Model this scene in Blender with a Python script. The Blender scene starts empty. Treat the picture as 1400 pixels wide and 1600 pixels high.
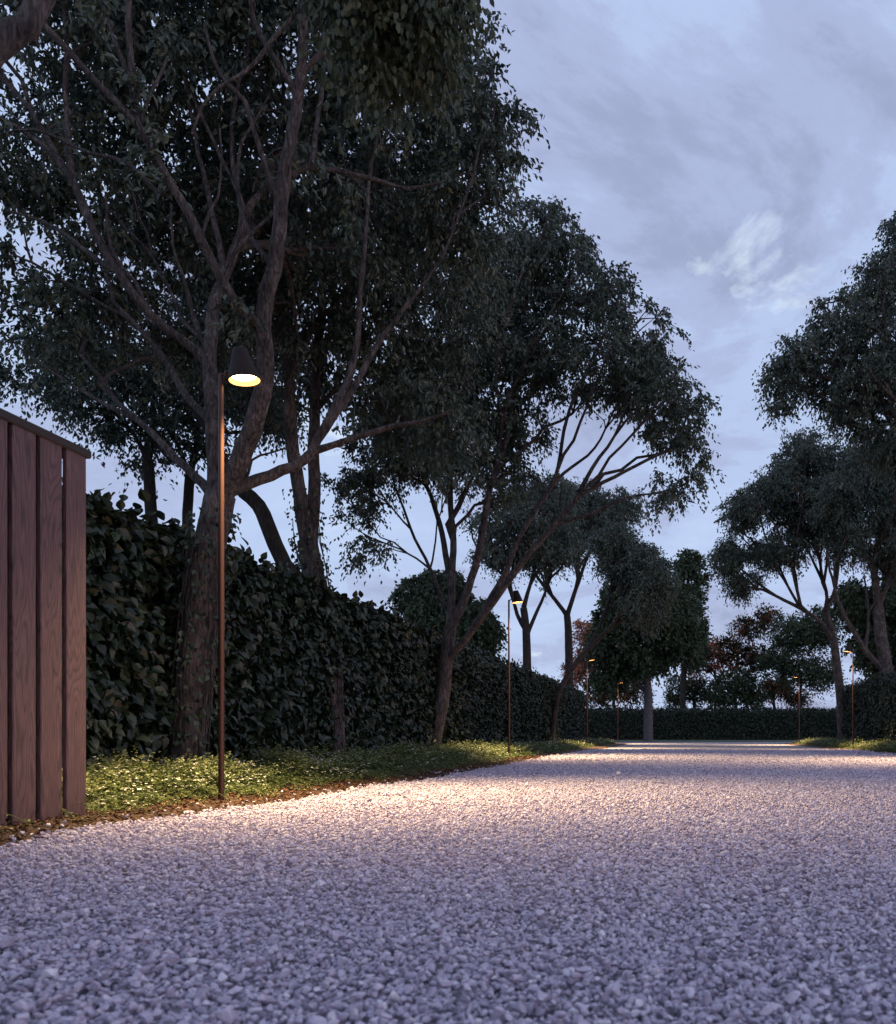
import bpy, math
import numpy as np
R = math.radians
S = bpy.context.scene
COL = S.collection
rng = np.random.default_rng(7)

# ---------------------------------------------------------------- camera
FPX, VX, HY, EYE = 1400.0, 1070.0, 1146.0, 0.48      # focal length, vanishing point, horizon (px of 1400x1600), eye height
cam = bpy.data.cameras.new('camera'); camo = bpy.data.objects.new('camera', cam); COL.objects.link(camo)
camo.location = (0, 0, EYE); camo.rotation_euler = (R(90), 0, 0)
cam.sensor_fit = 'HORIZONTAL'; cam.sensor_width = 36; cam.lens = 36.0 * FPX / 1400
cam.shift_x = -(VX - 700) / 1400; cam.shift_y = (HY - 800) / 1400
cam.clip_start = 0.05; cam.clip_end = 3000
cam.dof.use_dof = True; cam.dof.focus_distance = 11.0; cam.dof.aperture_fstop = 7.0
S.camera = camo

# ---------------------------------------------------------------- world, sun, exposure
SUN_EL, SUN_AZ = R(9), R(112)       # low sun to the right of the camera, a little behind it (azimuth clockwise from +Y)
w = bpy.data.worlds.new('World'); S.world = w; w.use_nodes = True
nt = w.node_tree; nt.nodes.clear(); N = nt.nodes.new; L = nt.links.new
out = N('ShaderNodeOutputWorld'); bg = N('ShaderNodeBackground'); bg.inputs[1].default_value = 0.1
sky = N('ShaderNodeTexSky'); sky.sky_type = 'NISHITA'; sky.sun_disc = False
sky.sun_elevation = SUN_EL; sky.sun_rotation = SUN_AZ; sky.air_density = 1.2; sky.dust_density = 1.0
tc = N('ShaderNodeTexCoord'); sep = N('ShaderNodeSeparateXYZ'); L(tc.outputs['Generated'], sep.inputs[0])
def math_(op, a, b=None, clamp=False):
    n = N('ShaderNodeMath'); n.operation = op; n.use_clamp = clamp
    for i, v in enumerate((a, b)):
        if v is None: continue
        if isinstance(v, (int, float)): n.inputs[i].default_value = v
        else: L(v, n.inputs[i])
    return n.outputs[0]
zz = math_('ADD', math_('MAXIMUM', sep.outputs[2], 0.0), 0.28)
u = math_('DIVIDE', sep.outputs[0], zz); v = math_('DIVIDE', sep.outputs[1], zz)
comb = N('ShaderNodeCombineXYZ'); L(u, comb.inputs[0]); L(v, comb.inputs[1])
def noise(scale, detail, rough, off, dist=0.0):
    m = N('ShaderNodeMapping'); m.inputs['Location'].default_value = off; L(comb.outputs[0], m.inputs[0])
    m.inputs['Rotation'].default_value = (0, 0, 0.5)
    n = N('ShaderNodeTexNoise'); L(m.outputs[0], n.inputs['Vector'])
    n.inputs['Scale'].default_value = scale; n.inputs['Detail'].default_value = detail
    n.inputs['Roughness'].default_value = rough; n.inputs['Distortion'].default_value = dist
    return n.outputs['Fac']
def ramp(fac, stops, interp='EASE'):
    r = N('ShaderNodeValToRGB'); L(fac, r.inputs[0]); cr = r.color_ramp; cr.interpolation = interp
    while len(cr.elements) > 1: cr.elements.remove(cr.elements[-1])
    cr.elements[0].position = stops[0][0]; cr.elements[0].color = (*stops[0][1], 1)
    for p, c in stops[1:]:
        e = cr.elements.new(p); e.color = (*c, 1)
    return r.outputs[0]
K = 10.0
SC = 1.29
def sc(c): return tuple(K * SC * x for x in c)
base = ramp(noise(2.2, 8, .64, (3.033, 0.805, 0), .4),
            [(0.34, sc((.295, .34, .51))), (0.44, sc((.36, .42, .63))), (0.51, sc((.405, .50, .73))), (0.60, sc((.43, .53, .76))), (0.74, sc((.54, .63, .81)))])
hi = noise(3.1, 6, .6, (-0.292, 6.799, 0), .5)
hm = math_('MULTIPLY', math_('SUBTRACT', hi, .625, True), 8.0, True)
mixh = N('ShaderNodeMix'); mixh.data_type = 'RGBA'; L(hm, mixh.inputs['Factor']); L(base, mixh.inputs['A'])
mixh.inputs['B'].default_value = (*sc((.70, .80, .90)), 1)
mixs = N('ShaderNodeMix'); mixs.data_type = 'RGBA'; mixs.inputs['Factor'].default_value = 0.9
L(sky.outputs[0], mixs.inputs['A']); L(mixh.outputs['Result'], mixs.inputs['B'])
L(mixs.outputs['Result'], bg.inputs[0]); L(bg.outputs[0], out.inputs[0])

sun = bpy.data.lights.new('sun', 'SUN'); sun.energy = 0.38; sun.angle = R(25); sun.color = (1.0, .62, .52)
so = bpy.data.objects.new('sun', sun); COL.objects.link(so)
so.rotation_euler = (R(90) - SUN_EL, 0, -SUN_AZ + R(180) - R(180))
from mathutils import Vector
sd = Vector((math.sin(SUN_AZ) * math.cos(SUN_EL), math.cos(SUN_AZ) * math.cos(SUN_EL), math.sin(SUN_EL)))
so.rotation_euler = sd.to_track_quat('Z', 'Y').to_euler()

S.view_settings.view_transform = 'Standard'; S.view_settings.look = 'None'
S.view_settings.exposure = 0; S.view_settings.gamma = 1
S.render.engine = 'CYCLES'; S.cycles.use_denoising = True
S.cycles.max_bounces = 6; S.cycles.diffuse_bounces = 3; S.cycles.glossy_bounces = 2
S.cycles.transparent_max_bounces = 6; S.cycles.transmission_bounces = 3; S.cycles.sample_clamp_indirect = 4

# ---------------------------------------------------------------- helpers
def P(px, py, d):
    """a point d metres down the drive, from where the photo shows it"""
    return np.array([(px - VX) * d / FPX, d, EYE + (HY - py) * d / FPX])

def link(o, parent=None):
    COL.objects.link(o)
    if parent is not None: o.parent = parent
    return o

def tag(o, label=None, cat=None, group=None, kind=None):
    if label: o['label'] = label
    if cat: o['category'] = cat
    if group: o['group'] = group
    if kind: o['kind'] = kind
    return o

def empty(name, loc, label, cat, group=None):
    o = bpy.data.objects.new(name, None); o.location = loc; o.empty_display_size = .2
    return tag(link(o), label, cat, group)

def mesh_obj(name, V, F, mat, parent=None, rnd=None, smooth=False, origin=(0, 0, 0), extra=None):
    """V (n,3); F an (m,k) array or list of such arrays"""
    V = np.asarray(V, np.float32) - np.asarray(origin, np.float32)
    Fs = F if isinstance(F, list) and np.ndim(F[0]) == 2 else [F]
    Fs = [np.asarray(f, np.int32) for f in Fs if len(f)]
    me = bpy.data.meshes.new(name)
    me.vertices.add(len(V)); me.vertices.foreach_set('co', V.ravel())
    loops = np.concatenate([f.ravel() for f in Fs]); sizes = np.concatenate([np.full(len(f), f.shape[1], np.int32) for f in Fs])
    starts = np.concatenate([[0], np.cumsum(sizes)[:-1]]).astype(np.int32)
    me.loops.add(len(loops)); me.loops.foreach_set('vertex_index', loops)
    me.polygons.add(len(sizes)); me.polygons.foreach_set('loop_start', starts)
    me.update(calc_edges=True)
    me.polygons.foreach_set('use_smooth', np.full(len(sizes), bool(smooth)))
    if rnd is not None:
        a = me.attributes.new('rnd', 'FLOAT', 'POINT'); a.data.foreach_set('value', np.asarray(rnd, np.float32))
    me.materials.append(mat)
    o = bpy.data.objects.new(name, me)
    link(o, parent)
    if parent is None: o.location = origin
    return o

def nrm(a): return a / np.maximum(np.linalg.norm(a, axis=-1, keepdims=True), 1e-9)

class MB:
    def __init__(s): s.V = []; s.F = []; s.n = 0
    def add(s, V, F):
        V = np.asarray(V, float); s.V.append(V); s.F.append(np.asarray(F, int) + s.n); s.n += len(V)
    def box(s, lo, hi, b=0.0):
        x0, y0, z0 = lo; x1, y1, z1 = hi
        V = [(x0,y0,z0),(x1,y0,z0),(x1,y1,z0),(x0,y1,z0),(x0,y0,z1),(x1,y0,z1),(x1,y1,z1),(x0,y1,z1)]
        s.add(V, [(0,3,2,1),(4,5,6,7),(0,1,5,4),(1,2,6,5),(2,3,7,6),(3,0,4,7)])
    def prism_z(s, prof, z0, z1):
        """closed vertical prism of an (x,y) outline"""
        n = len(prof); V = [(x, y, z0) for x, y in prof] + [(x, y, z1) for x, y in prof]
        i = np.arange(n); j = (i + 1) % n
        s.add(V, np.stack([i, j, j + n, i + n], 1)); s.cap(prof, z0, True); s.cap(prof, z1, False)
    def cap(s, prof, z, flip):
        c = np.mean(prof, 0); n = len(prof); V = [(x, y, z) for x, y in prof] + [(c[0], c[1], z)]
        i = np.arange(n); j = (i + 1) % n; k = np.full(n, n)
        f = np.stack([j, i, k, k], 1) if flip else np.stack([i, j, k, k], 1)
        s.T = getattr(s, 'T', []); V = np.asarray(V, float); s.V.append(V); s.T.append(f[:, :3] + s.n); s.n += len(V)
    def lathe(s, prof, k=32, M=None):
        """revolve (r,z) profile about z; M(V) transforms the points"""
        a = np.arange(k) * 2 * math.pi / k; rows = []
        for r, z in prof: rows.append(np.stack([r * np.cos(a), r * np.sin(a), np.full(k, z)], 1))
        V = np.concatenate(rows) ; F = []
        for i in range(len(prof) - 1):
            p = np.arange(k) + i * k; q = (np.arange(k) + 1) % k + i * k
            F.append(np.stack([p, q, q + k, p + k], 1))
        if M: V = M(V)
        s.add(V, np.concatenate(F))
    def tube(s, pts, rad, k=8):
        V, F = tube_arrays(np.asarray(pts, float), np.asarray(rad, float), k); s.add(V, F)
    def build(s, name, mat, parent=None, origin=(0,0,0), smooth=False, rnd=None):
        Fs = [np.concatenate(s.F)] if s.F else []
        if getattr(s, 'T', None): Fs.append(np.concatenate(s.T))
        return mesh_obj(name, np.concatenate(s.V), Fs, mat, parent, rnd, smooth, origin)

def tube_arrays(P_, r, k):
    n = len(P_); T = np.gradient(P_, axis=0); T = nrm(T)
    up = np.array([0., 0., 1.]) if abs(T[0][2]) < .9 else np.array([1., 0., 0.])
    u = nrm(np.cross(T[0], up)); a = np.arange(k) * 2 * math.pi / k; ca, sa = np.cos(a)[:, None], np.sin(a)[:, None]
    rows = []
    for i in range(n):
        u = u - T[i] * np.dot(u, T[i]); u = u / max(np.linalg.norm(u), 1e-9); w_ = np.cross(T[i], u)
        rows.append(P_[i] + r[i] * (ca * u + sa * w_))
    V = np.concatenate(rows); i0 = (np.arange(n - 1) * k)[:, None] + np.arange(k)[None]
    i1 = (np.arange(n - 1) * k)[:, None] + ((np.arange(k) + 1) % k)[None]
    F = np.stack([i0, i1, i1 + k, i0 + k], -1).reshape(-1, 4)
    return V, F

# ---------------------------------------------------------------- materials
class MT:
    def __init__(s, name):
        s.m = bpy.data.materials.new(name); s.m.use_nodes = True; s.nt = s.m.node_tree
        s.p = s.nt.nodes['Principled BSDF']
    def n(s, t, **kw):
        x = s.nt.nodes.new(t)
        for k, v in kw.items(): setattr(x, k, v)
        return x
    def l(s, a, b): s.nt.links.new(a, b)
    def coord(s, scale=(1, 1, 1), kind='Object'):
        t = s.n('ShaderNodeTexCoord'); m = s.n('ShaderNodeMapping'); m.inputs['Scale'].default_value = scale
        s.l(t.outputs[kind], m.inputs[0]); return m.outputs[0]
    def noise(s, vec, scale, detail=4, rough=.55, dist=0):
        x = s.n('ShaderNodeTexNoise'); s.l(vec, x.inputs['Vector']); x.inputs['Scale'].default_value = scale
        x.inputs['Detail'].default_value = detail; x.inputs['Roughness'].default_value = rough; x.inputs['Distortion'].default_value = dist
        return x.outputs['Fac']
    def ramp(s, fac, stops):
        r = s.n('ShaderNodeValToRGB'); s.l(fac, r.inputs[0]); cr = r.color_ramp
        while len(cr.elements) > 1: cr.elements.remove(cr.elements[-1])
        cr.elements[0].position = stops[0][0]; cr.elements[0].color = (*stops[0][1], 1)
        for p, c in stops[1:]: cr.elements.new(p).color = (*c, 1)
        return r.outputs[0]
    def attr(s, name='rnd'):
        a = s.n('ShaderNodeAttribute'); a.attribute_name = name; return a.outputs['Fac']
    def bump(s, h, strength, dist):
        b = s.n('ShaderNodeBump'); s.l(h, b.inputs['Height']); b.inputs['Strength'].default_value = strength
        b.inputs['Distance'].default_value = dist; s.l(b.outputs[0], s.p.inputs['Normal']); return b

def leaf_mat(name, stops, rough=.45, trans=.25, spec=.5):
    m = MT(name); c = m.ramp(m.attr(), stops); m.l(c, m.p.inputs['Base Color'])
    m.p.inputs['Roughness'].default_value = rough; m.p.inputs['Specular IOR Level'].default_value = spec
    t = m.n('ShaderNodeBsdfTranslucent'); m.l(c, t.inputs[0]); mx = m.n('ShaderNodeMixShader'); mx.inputs[0].default_value = trans
    o = m.nt.nodes['Material Output']; m.l(m.p.outputs[0], mx.inputs[1]); m.l(t.outputs[0], mx.inputs[2]); m.l(mx.outputs[0], o.inputs[0])
    return m.m
M = {}
M['leaf'] = leaf_mat('small tree leaf', [(0, (.032, .045, .034)), (.5, (.074, .096, .070)), (.9, (.115, .138, .09)), (1, (.15, .155, .09))], .4, .22, .6)
M['leaf_near'] = leaf_mat('olive tree leaf', [(0, (.045, .06, .038)), (.6, (.09, .105, .06)), (1, (.17, .17, .085))], .5, .3, .4)
M['leaf_broad'] = leaf_mat('dark broad leaf', [(0, (.025, .040, .022)), (.6, (.060, .085, .042)), (1, (.10, .13, .06))], .5, .2, .4)
M['leaf_red'] = leaf_mat('rust red leaf', [(0, (.08, .035, .02)), (.5, (.42, .16, .09)), (1, (.62, .26, .14))], .55, .6, .3)
M['leaf_mixed'] = leaf_mat('brown green leaf', [(0, (.025, .035, .018)), (.55, (.045, .05, .025)), (.62, (.24, .11, .06)), (1, (.42, .17, .08))], .55, .45, .3)
M['hedge'] = leaf_mat('glossy hedge leaf', [(0, (.006, .011, .005)), (.5, (.014, .024, .011)), (.85, (.028, .043, .020)), (1, (.055, .076, .038))], .42, .05, .45)
M['cover'] = leaf_mat('ground cover leaf', [(0, (.03, .045, .014)), (.5, (.095, .125, .038)), (.85, (.19, .21, .08)), (1, (.36, .36, .19))], .5, .3, .3)

def bark_mat(name, a, b, c):
    m = MT(name); v = m.coord((1, 1, .22)); n1 = m.noise(v, 42, 8, .7, .8); n2 = m.noise(m.coord(), 5, 4)
    mx = m.n('ShaderNodeMath', operation='MULTIPLY_ADD'); m.l(n1, mx.inputs[0]); mx.inputs[1].default_value = .75; 
    m2 = m.n('ShaderNodeMath', operation='MULTIPLY'); m.l(n2, m2.inputs[0]); m2.inputs[1].default_value = .3; m.l(m2.outputs[0], mx.inputs[2])
    m.l(m.ramp(mx.outputs[0], [(.40, a), (.53, b), (.68, c)]), m.p.inputs['Base Color']); m.p.inputs['Roughness'].default_value = .85
    m.p.inputs['Specular IOR Level'].default_value = .25; m.bump(n1, 1.0, .05); return m.m
M['bark'] = bark_mat('brown grey bark', (.014, .011, .011), (.092, .072, .068), (.25, .20, .19))
M['bark_dark'] = bark_mat('dark bark', (.015, .012, .011), (.045, .035, .032), (.09, .072, .065))
M['bark_grey'] = bark_mat('pale grey bark', (.06, .05, .055), (.12, .105, .115), (.18, .16, .17))

def gravel_mat(name, sheet):
    m = MT(name)
    if sheet:
        v = m.coord(); vo = m.n('ShaderNodeTexVoronoi'); vo.inputs['Scale'].default_value = 55; m.l(v, vo.inputs['Vector'])
        sx = m.n('ShaderNodeSeparateColor'); m.l(vo.outputs['Color'], sx.inputs[0]); f = sx.outputs[0]
        m.bump(vo.outputs['Distance'], .9, .02).invert = True
        c = m.ramp(f, [(0, (.10, .088, .115)), (.3, (.22, .195, .24)), (.7, (.34, .30, .36)), (1, (.50, .45, .51))])
    else:
        f = m.attr(); n1 = m.noise(m.coord(), 90, 4, .6)
        c0 = m.ramp(f, [(0, (.26, .22, .285)), (.2, (.385, .33, .415)), (.55, (.50, .435, .53)), (.85, (.59, .525, .61)), (1, (.70, .64, .70))])
        mm = m.n('ShaderNodeMix', data_type='RGBA', blend_type='MULTIPLY'); mm.inputs['Factor'].default_value = .7
        m.l(c0, mm.inputs['A']); m.l(m.ramp(n1, [(.3, (.72, .72, .74)), (.6, (1.1, 1.1, 1.1))]), mm.inputs['B']); c = mm.outputs['Result']
        m.bump(n1, .5, .004)
    m.l(c, m.p.inputs['Base Color']); m.p.inputs['Roughness'].default_value = .8; m.p.inputs['Specular IOR Level'].default_value = .3
    return m.m
M['stone'] = gravel_mat('crushed pale stone', False)
M['gravel_sheet'] = gravel_mat('gravel bed', True)

m = MT('dark soil'); n1 = m.noise(m.coord(), 35, 6, .7)
m.l(m.ramp(n1, [(.3, (.02, .010, .006)), (.55, (.075, .036, .02)), (.8, (.16, .085, .05))]), m.p.inputs['Base Color']); m.p.inputs['Roughness'].default_value = .95
m.bump(n1, 1, .03); M['soil'] = m.m
M['mulch'] = leaf_mat('bark mulch chip', [(0, (.02, .009, .006)), (.5, (.075, .033, .018)), (1, (.20, .10, .055))], .8, 0, .2)
m = MT('short grass'); n1 = m.noise(m.coord(), 14, 6, .7)
m.l(m.ramp(n1, [(.3, (.02, .03, .014)), (.7, (.055, .08, .035))]), m.p.inputs['Base Color']); m.p.inputs['Roughness'].default_value = .9; M['grass'] = m.m
m = MT('white petal'); m.p.inputs['Base Color'].default_value = (.72, .70, .62, 1); m.p.inputs['Roughness'].default_value = .6; M['petal'] = m.m

m = MT('stained oak board')           # grain runs up the board
t = m.n('ShaderNodeTexCoord'); mp = m.n('ShaderNodeMapping'); mp.inputs['Scale'].default_value = (1, 1, .13); m.l(t.outputs['Object'], mp.inputs[0])
off = m.n('ShaderNodeVectorMath', operation='ADD'); oi = m.n('ShaderNodeObjectInfo'); cx = m.n('ShaderNodeCombineXYZ')
ml = m.n('ShaderNodeMath', operation='MULTIPLY'); m.l(oi.outputs['Random'], ml.inputs[0]); ml.inputs[1].default_value = 40; m.l(ml.outputs[0], cx.inputs[2])
m.l(mp.outputs[0], off.inputs[0]); m.l(cx.outputs[0], off.inputs[1])
nz = m.n('ShaderNodeTexNoise'); m.l(off.outputs[0], nz.inputs['Vector']); nz.inputs['Scale'].default_value = 5; nz.inputs['Detail'].default_value = 2
wv = m.n('ShaderNodeMath', operation='MULTIPLY'); m.l(nz.outputs['Fac'], wv.inputs[0]); wv.inputs[1].default_value = 26
fr = m.n('ShaderNodeMath', operation='FRACT'); m.l(wv.outputs[0], fr.inputs[0])
mp2 = m.n('ShaderNodeMapping'); mp2.inputs['Scale'].default_value = (1, 1, .035); m.l(t.outputs['Object'], mp2.inputs[0])
n2 = m.noise(mp2.outputs[0], 260, 3, .6)
c1 = m.ramp(fr.outputs[0], [(0, (.054, .027, .029)), (.15, (.112, .056, .059)), (.7, (.138, .070, .073)), (1, (.060, .030, .032))])
c2 = m.ramp(n2, [(.38, (.45, .43, .43)), (.58, (1.08, 1.08, 1.08))])
mm = m.n('ShaderNodeMix', data_type='RGBA', blend_type='MULTIPLY'); mm.inputs['Factor'].default_value = .85
m.l(c1, mm.inputs['A']); m.l(c2, mm.inputs['B']); m.l(mm.outputs['Result'], m.p.inputs['Base Color'])
m.p.inputs['Roughness'].default_value = .6; m.bump(n2, .35, .004); M['board'] = m.m
m = MT('dark stained rail'); m.p.inputs['Base Color'].default_value = (.022, .015, .016, 1); m.p.inputs['Roughness'].default_value = .75
n1 = m.noise(m.coord((1, .05, 1)), 90, 4); m.bump(n1, .2, .003); M['rail'] = m.m
m = MT('powder coated metal'); m.p.inputs['Base Color'].default_value = (.06, .024, .015, 1); m.p.inputs['Metallic'].default_value = .5
m.p.inputs['Roughness'].default_value = .38; M['metal'] = m.m
m = MT('shade inside'); m.p.inputs['Base Color'].default_value = (.75, .34, .12, 1); m.p.inputs['Roughness'].default_value = .4; M['inside'] = m.m
m = MT('lamp shade lacquer'); m.p.inputs['Base Color'].default_value = (.020, .013, .011, 1); m.p.inputs['Roughness'].default_value = .65; m.p.inputs['Specular IOR Level'].default_value = .2; M['shade'] = m.m
m = MT('lit lamp glass'); m.p.inputs['Base Color'].default_value = (.9, .8, .6, 1)
m.p.inputs['Emission Color'].default_value = (1, .84, .56, 1); m.p.inputs['Emission Strength'].default_value = 20.0; M['glow'] = m.m

# ---------------------------------------------------------------- ground
def edge_l(y):
    y = np.asarray(y, float)
    return -2.60 - .28 * np.clip((9 - y) / 5, 0, 1) + .07 * np.sin(y * 2.1 + 1) * np.clip((14 - y) / 8, .2, 1) + .04 * np.sin(y * 5.3)
def edge_r(y):
    y = np.asarray(y, float); return 4.55 + .07 * np.sin(y * 1.7) + .04 * np.sin(y * 4.9 + 2)
def sheet(name, X, Y, Z, mat, **kw):
    ny, nx = X.shape; i = (np.arange(ny - 1) * nx)[:, None] + np.arange(nx - 1)[None]
    F = np.stack([i, i + 1, i + nx + 1, i + nx], -1).reshape(-1, 4)
    return mesh_obj(name, np.stack([X, Y, Z], -1).reshape(-1, 3), F, mat, smooth=True, **kw)
g = 900.0
o = mesh_obj('ground', [(-g, -g, -.03), (g, -g, -.03), (g, g, -.03), (-g, g, -.03)], [(0, 1, 2, 3)], M['grass']); tag(o, kind='structure')
ys = np.concatenate([np.linspace(-6, 42, 240)]); tt = np.linspace(0, 1, 24)
Y, T = np.meshgrid(ys, tt, indexing='ij'); X = edge_l(Y) * (1 - T) + edge_r(Y) * T
o = sheet('gravel_drive', X, Y, X * 0 - .008, M['gravel_sheet']); tag(o, kind='structure')
o = mesh_obj('cross_road', [(-40, 41.99, -.012), (40, 41.99, -.012), (40, 51, -.012), (-40, 51, -.012)], [(0, 1, 2, 3)], M['gravel_sheet']); tag(o, kind='structure')
o = mesh_obj('verge', [(-40, 51.02, -.01), (40, 51.02, -.01), (40, 70, -.01), (-40, 70, -.01)], [(0, 1, 2, 3)], M['grass']); tag(o, kind='structure')

def bump2(x, y, f, s):      # cheap smooth noise
    return (np.sin(x * f + s) * np.cos(y * f * 1.13 + 2 * s) + .5 * np.sin(x * f * 2.3 + y * f * 1.7 + 3 * s) + .3 * np.cos(x * f * 4.1 - y * f * 3.7 + s)) / 1.8
def soil_z(x, y, side):
    e = edge_l(y) if side < 0 else edge_r(y)
    dd = np.clip((e - x) * (1 if side < 0 else -1), 0, 2)
    return -.012 + .035 * np.clip(dd / .15, 0, 1) + .05 * np.clip((dd - .3) / 1.2, 0, 1) + .012 * bump2(x, y, 9, 1.3)
for side, xo in ((-1, -6.6), (1, 8.0)):
    ys = np.linspace(-3, 41.5, 600); tt = np.linspace(-.03, 1, 60) ** 1
    Y, T = np.meshgrid(ys, tt, indexing='ij'); E = edge_l(Y) if side < 0 else edge_r(Y); X = E * (1 - T) + xo * T
    if side > 0: X = X[:, ::-1]; Y = Y[:, ::-1]
    else: X = X[:, ::-1]; Y = Y[:, ::-1]
    if side > 0: X = X[:, ::-1]; Y = Y[:, ::-1]
    o = sheet('soil_bed', X, Y, soil_z(X, Y, side), M['soil']); tag(o, kind='structure')

# ---------------------------------------------------------------- gravel stones
def ico(sub):
    t = (1 + 5 ** .5) / 2
    V = [(-1,t,0),(1,t,0),(-1,-t,0),(1,-t,0),(0,-1,t),(0,1,t),(0,-1,-t),(0,1,-t),(t,0,-1),(t,0,1),(-t,0,-1),(-t,0,1)]
    F = [(0,11,5),(0,5,1),(0,1,7),(0,7,10),(0,10,11),(1,5,9),(5,11,4),(11,10,2),(10,7,6),(7,1,8),(3,9,4),(3,4,2),(3,2,6),(3,6,8),(3,8,9),(4,9,5),(2,4,11),(6,2,10),(8,6,7),(9,8,1)]
    V = [tuple(nrm(np.array(v, float))) for v in V]
    for _ in range(sub):
        c = {}; F2 = []
        def mid(a, b):
            k = (min(a, b), max(a, b))
            if k not in c: c[k] = len(V); V.append(tuple(nrm(np.array(V[a]) + np.array(V[b]))))
            return c[k]
        for a, b, d in F:
            ab, bd, da = mid(a, b), mid(b, d), mid(d, a); F2 += [(a, ab, da), (b, bd, ab), (d, da, bd), (ab, bd, da)]
        F = F2
    return np.array(V), np.array(F)
OCT = (np.array([(1,0,0),(-1,0,0),(0,1,0),(0,-1,0),(0,0,1),(0,0,-1)], float), np.array([(0,2,4),(2,1,4),(1,3,4),(3,0,4),(2,0,5),(1,2,5),(3,1,5),(0,3,5)]))
def rand_rot(n):
    q = nrm(rng.normal(size=(n, 4))); w_, x, y, z = q.T
    return np.stack([1-2*(y*y+z*z), 2*(x*y-z*w_), 2*(x*z+y*w_), 2*(x*y+z*w_), 1-2*(x*x+z*z), 2*(y*z-x*w_), 2*(x*z-y*w_), 2*(y*z+x*w_), 1-2*(x*x+y*y)], 1).reshape(n, 3, 3)
def stones(pos, size, base, nvar=20):
    BV, BF = base; n = len(pos); var = []
    for _ in range(nvar):                       # cut each blank with random planes: crushed stone
        v = BV.copy() * 1.25
        for _ in range(13):
            d = nrm(rng.normal(size=3)); h = rng.uniform(.50, .80); k = v @ d; ex = np.maximum(k - h, 0); v = v - ex[:, None] * d
        var.append(v * rng.uniform(.75, 1.2, 3))
    var = np.array(var); Vv = var[rng.integers(0, nvar, n)]
    Vv = np.einsum('nvk,njk->nvj', Vv, rand_rot(n)); Vv[:, :, 2] *= .85
    Vv = Vv * size[:, None, None] + pos[:, None, :]
    F = BF[None] + (np.arange(n) * len(BV))[:, None, None]
    r = np.clip(rng.normal(.5, .24, n), 0, 1)
    return Vv.reshape(-1, 3), F.reshape(-1, 3), np.repeat(r, len(BV))
def scatter(y0, y1, dens):
    A = (y1 - y0) * 8.0; n = int(A * dens); y = rng.uniform(y0, y1, n); x = rng.uniform(-3.1, 4.9, n)
    el = edge_l(y); k = (x > el - .02 + rng.normal(0, .025, n)) & (x < edge_r(y) + .02) & (x > -.80 * y - 1.0) & (x < .28 * y + 1.2)
    return x[k], y[k]
VV, FF, RR, nb = [], [], [], 0
for y0, y1, dens, base, s0 in ((1.0, 2.1, 8600, ico(1), .0066), (2.1, 5.5, 7600, ico(0), .0069), (5.5, 14.0, 5400, OCT, .0088), (14.0, 25.0, 2600, OCT, .0125)):
    x, y = scatter(y0, y1, dens); sz = s0 * np.exp(rng.normal(0, .24, len(x)))
    z = -.004 + sz * .35 + rng.uniform(0, .019, len(x)) * (sz / .008) + .006 * bump2(x, y, 3, .4)
    V_, F_, r_ = stones(np.stack([x, y, z], 1), sz, base); VV.append(V_); FF.append(F_ + nb); RR.append(r_); nb += len(V_)
# a few stray pebbles on the soil
n = 260; y = rng.uniform(3, 16, n); x = edge_l(y) - np.abs(rng.normal(0, .14, n)) - .02; z = soil_z(x, y, -1) + .006
V_, F_, r_ = stones(np.stack([x, y, z], 1), .011 * np.exp(rng.normal(0, .25, n)), ico(1)); VV.append(V_); FF.append(F_ + nb); RR.append(np.clip(r_ + .25, 0, 1)); nb += len(V_)
o = mesh_obj('gravel', np.concatenate(VV), np.concatenate(FF), M['stone'], rnd=np.concatenate(RR)); tag(o, kind='stuff'); o['label'] = 'pale crushed gravel covering the drive'

# ---------------------------------------------------------------- leaves
def leaf_diamond(pos, dirn, nor, L_, W_, fold=.25):
    """one folded pointed leaf (4 verts, 2 tris) per entry"""
    side = nrm(np.cross(dirn, nor)); n = len(pos); up = nrm(np.cross(side, dirn))
    L_ = np.broadcast_to(L_, n)[:, None]; W_ = np.broadcast_to(W_, n)[:, None]
    mid = pos + dirn * L_ * .42
    V = np.stack([pos, mid + side * W_ * .5 + up * W_ * fold, pos + dirn * L_, mid - side * W_ * .5 + up * W_ * fold], 1)
    b = np.arange(n)[:, None] * 4
    F = np.concatenate([b + np.array([[0, 1, 2]]), b + np.array([[0, 2, 3]])])
    return V.reshape(-1, 3), F
LP = [(0, .0), (.12, .26), (.35, .5), (.62, .42), (.84, .2), (1, 0)]
def leaf_full(pos, dirn, nor, L_, W_, fold=.22, curl=.12):
    """pointed oval leaf: 5 rows each side of the midrib, curved"""
    side = nrm(np.cross(dirn, nor)); n = len(pos); up = nrm(np.cross(side, dirn))
    L_ = np.broadcast_to(L_, n)[:, None]; W_ = np.broadcast_to(W_, n)[:, None]
    rows = []
    for t, w_ in LP:
        c = pos + dirn * L_ * t - up * L_ * curl * t * t
        if w_ == 0: rows.append(c[:, None])
        else: rows.append(np.stack([c - side * W_ * w_ + up * W_ * w_ * fold * 2, c, c + side * W_ * w_ + up * W_ * w_ * fold * 2], 1))
    V = np.concatenate(rows, 1); k = V.shape[1]
    T = [(0, 2, 1), (0, 3, 2)]; Q = []
    for i in range(3):
        a = 1 + 3 * i; Q += [(a, a + 1, a + 4, a + 3), (a + 1, a + 2, a + 5, a + 4)]
    T += [(10, 11, 13), (11, 12, 13)]
    b = (np.arange(n) * k)[:, None, None]
    return V.reshape(-1, 3), (np.array(T)[None] + b).reshape(-1, 3), (np.array(Q)[None] + b).reshape(-1, 4), k

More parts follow.
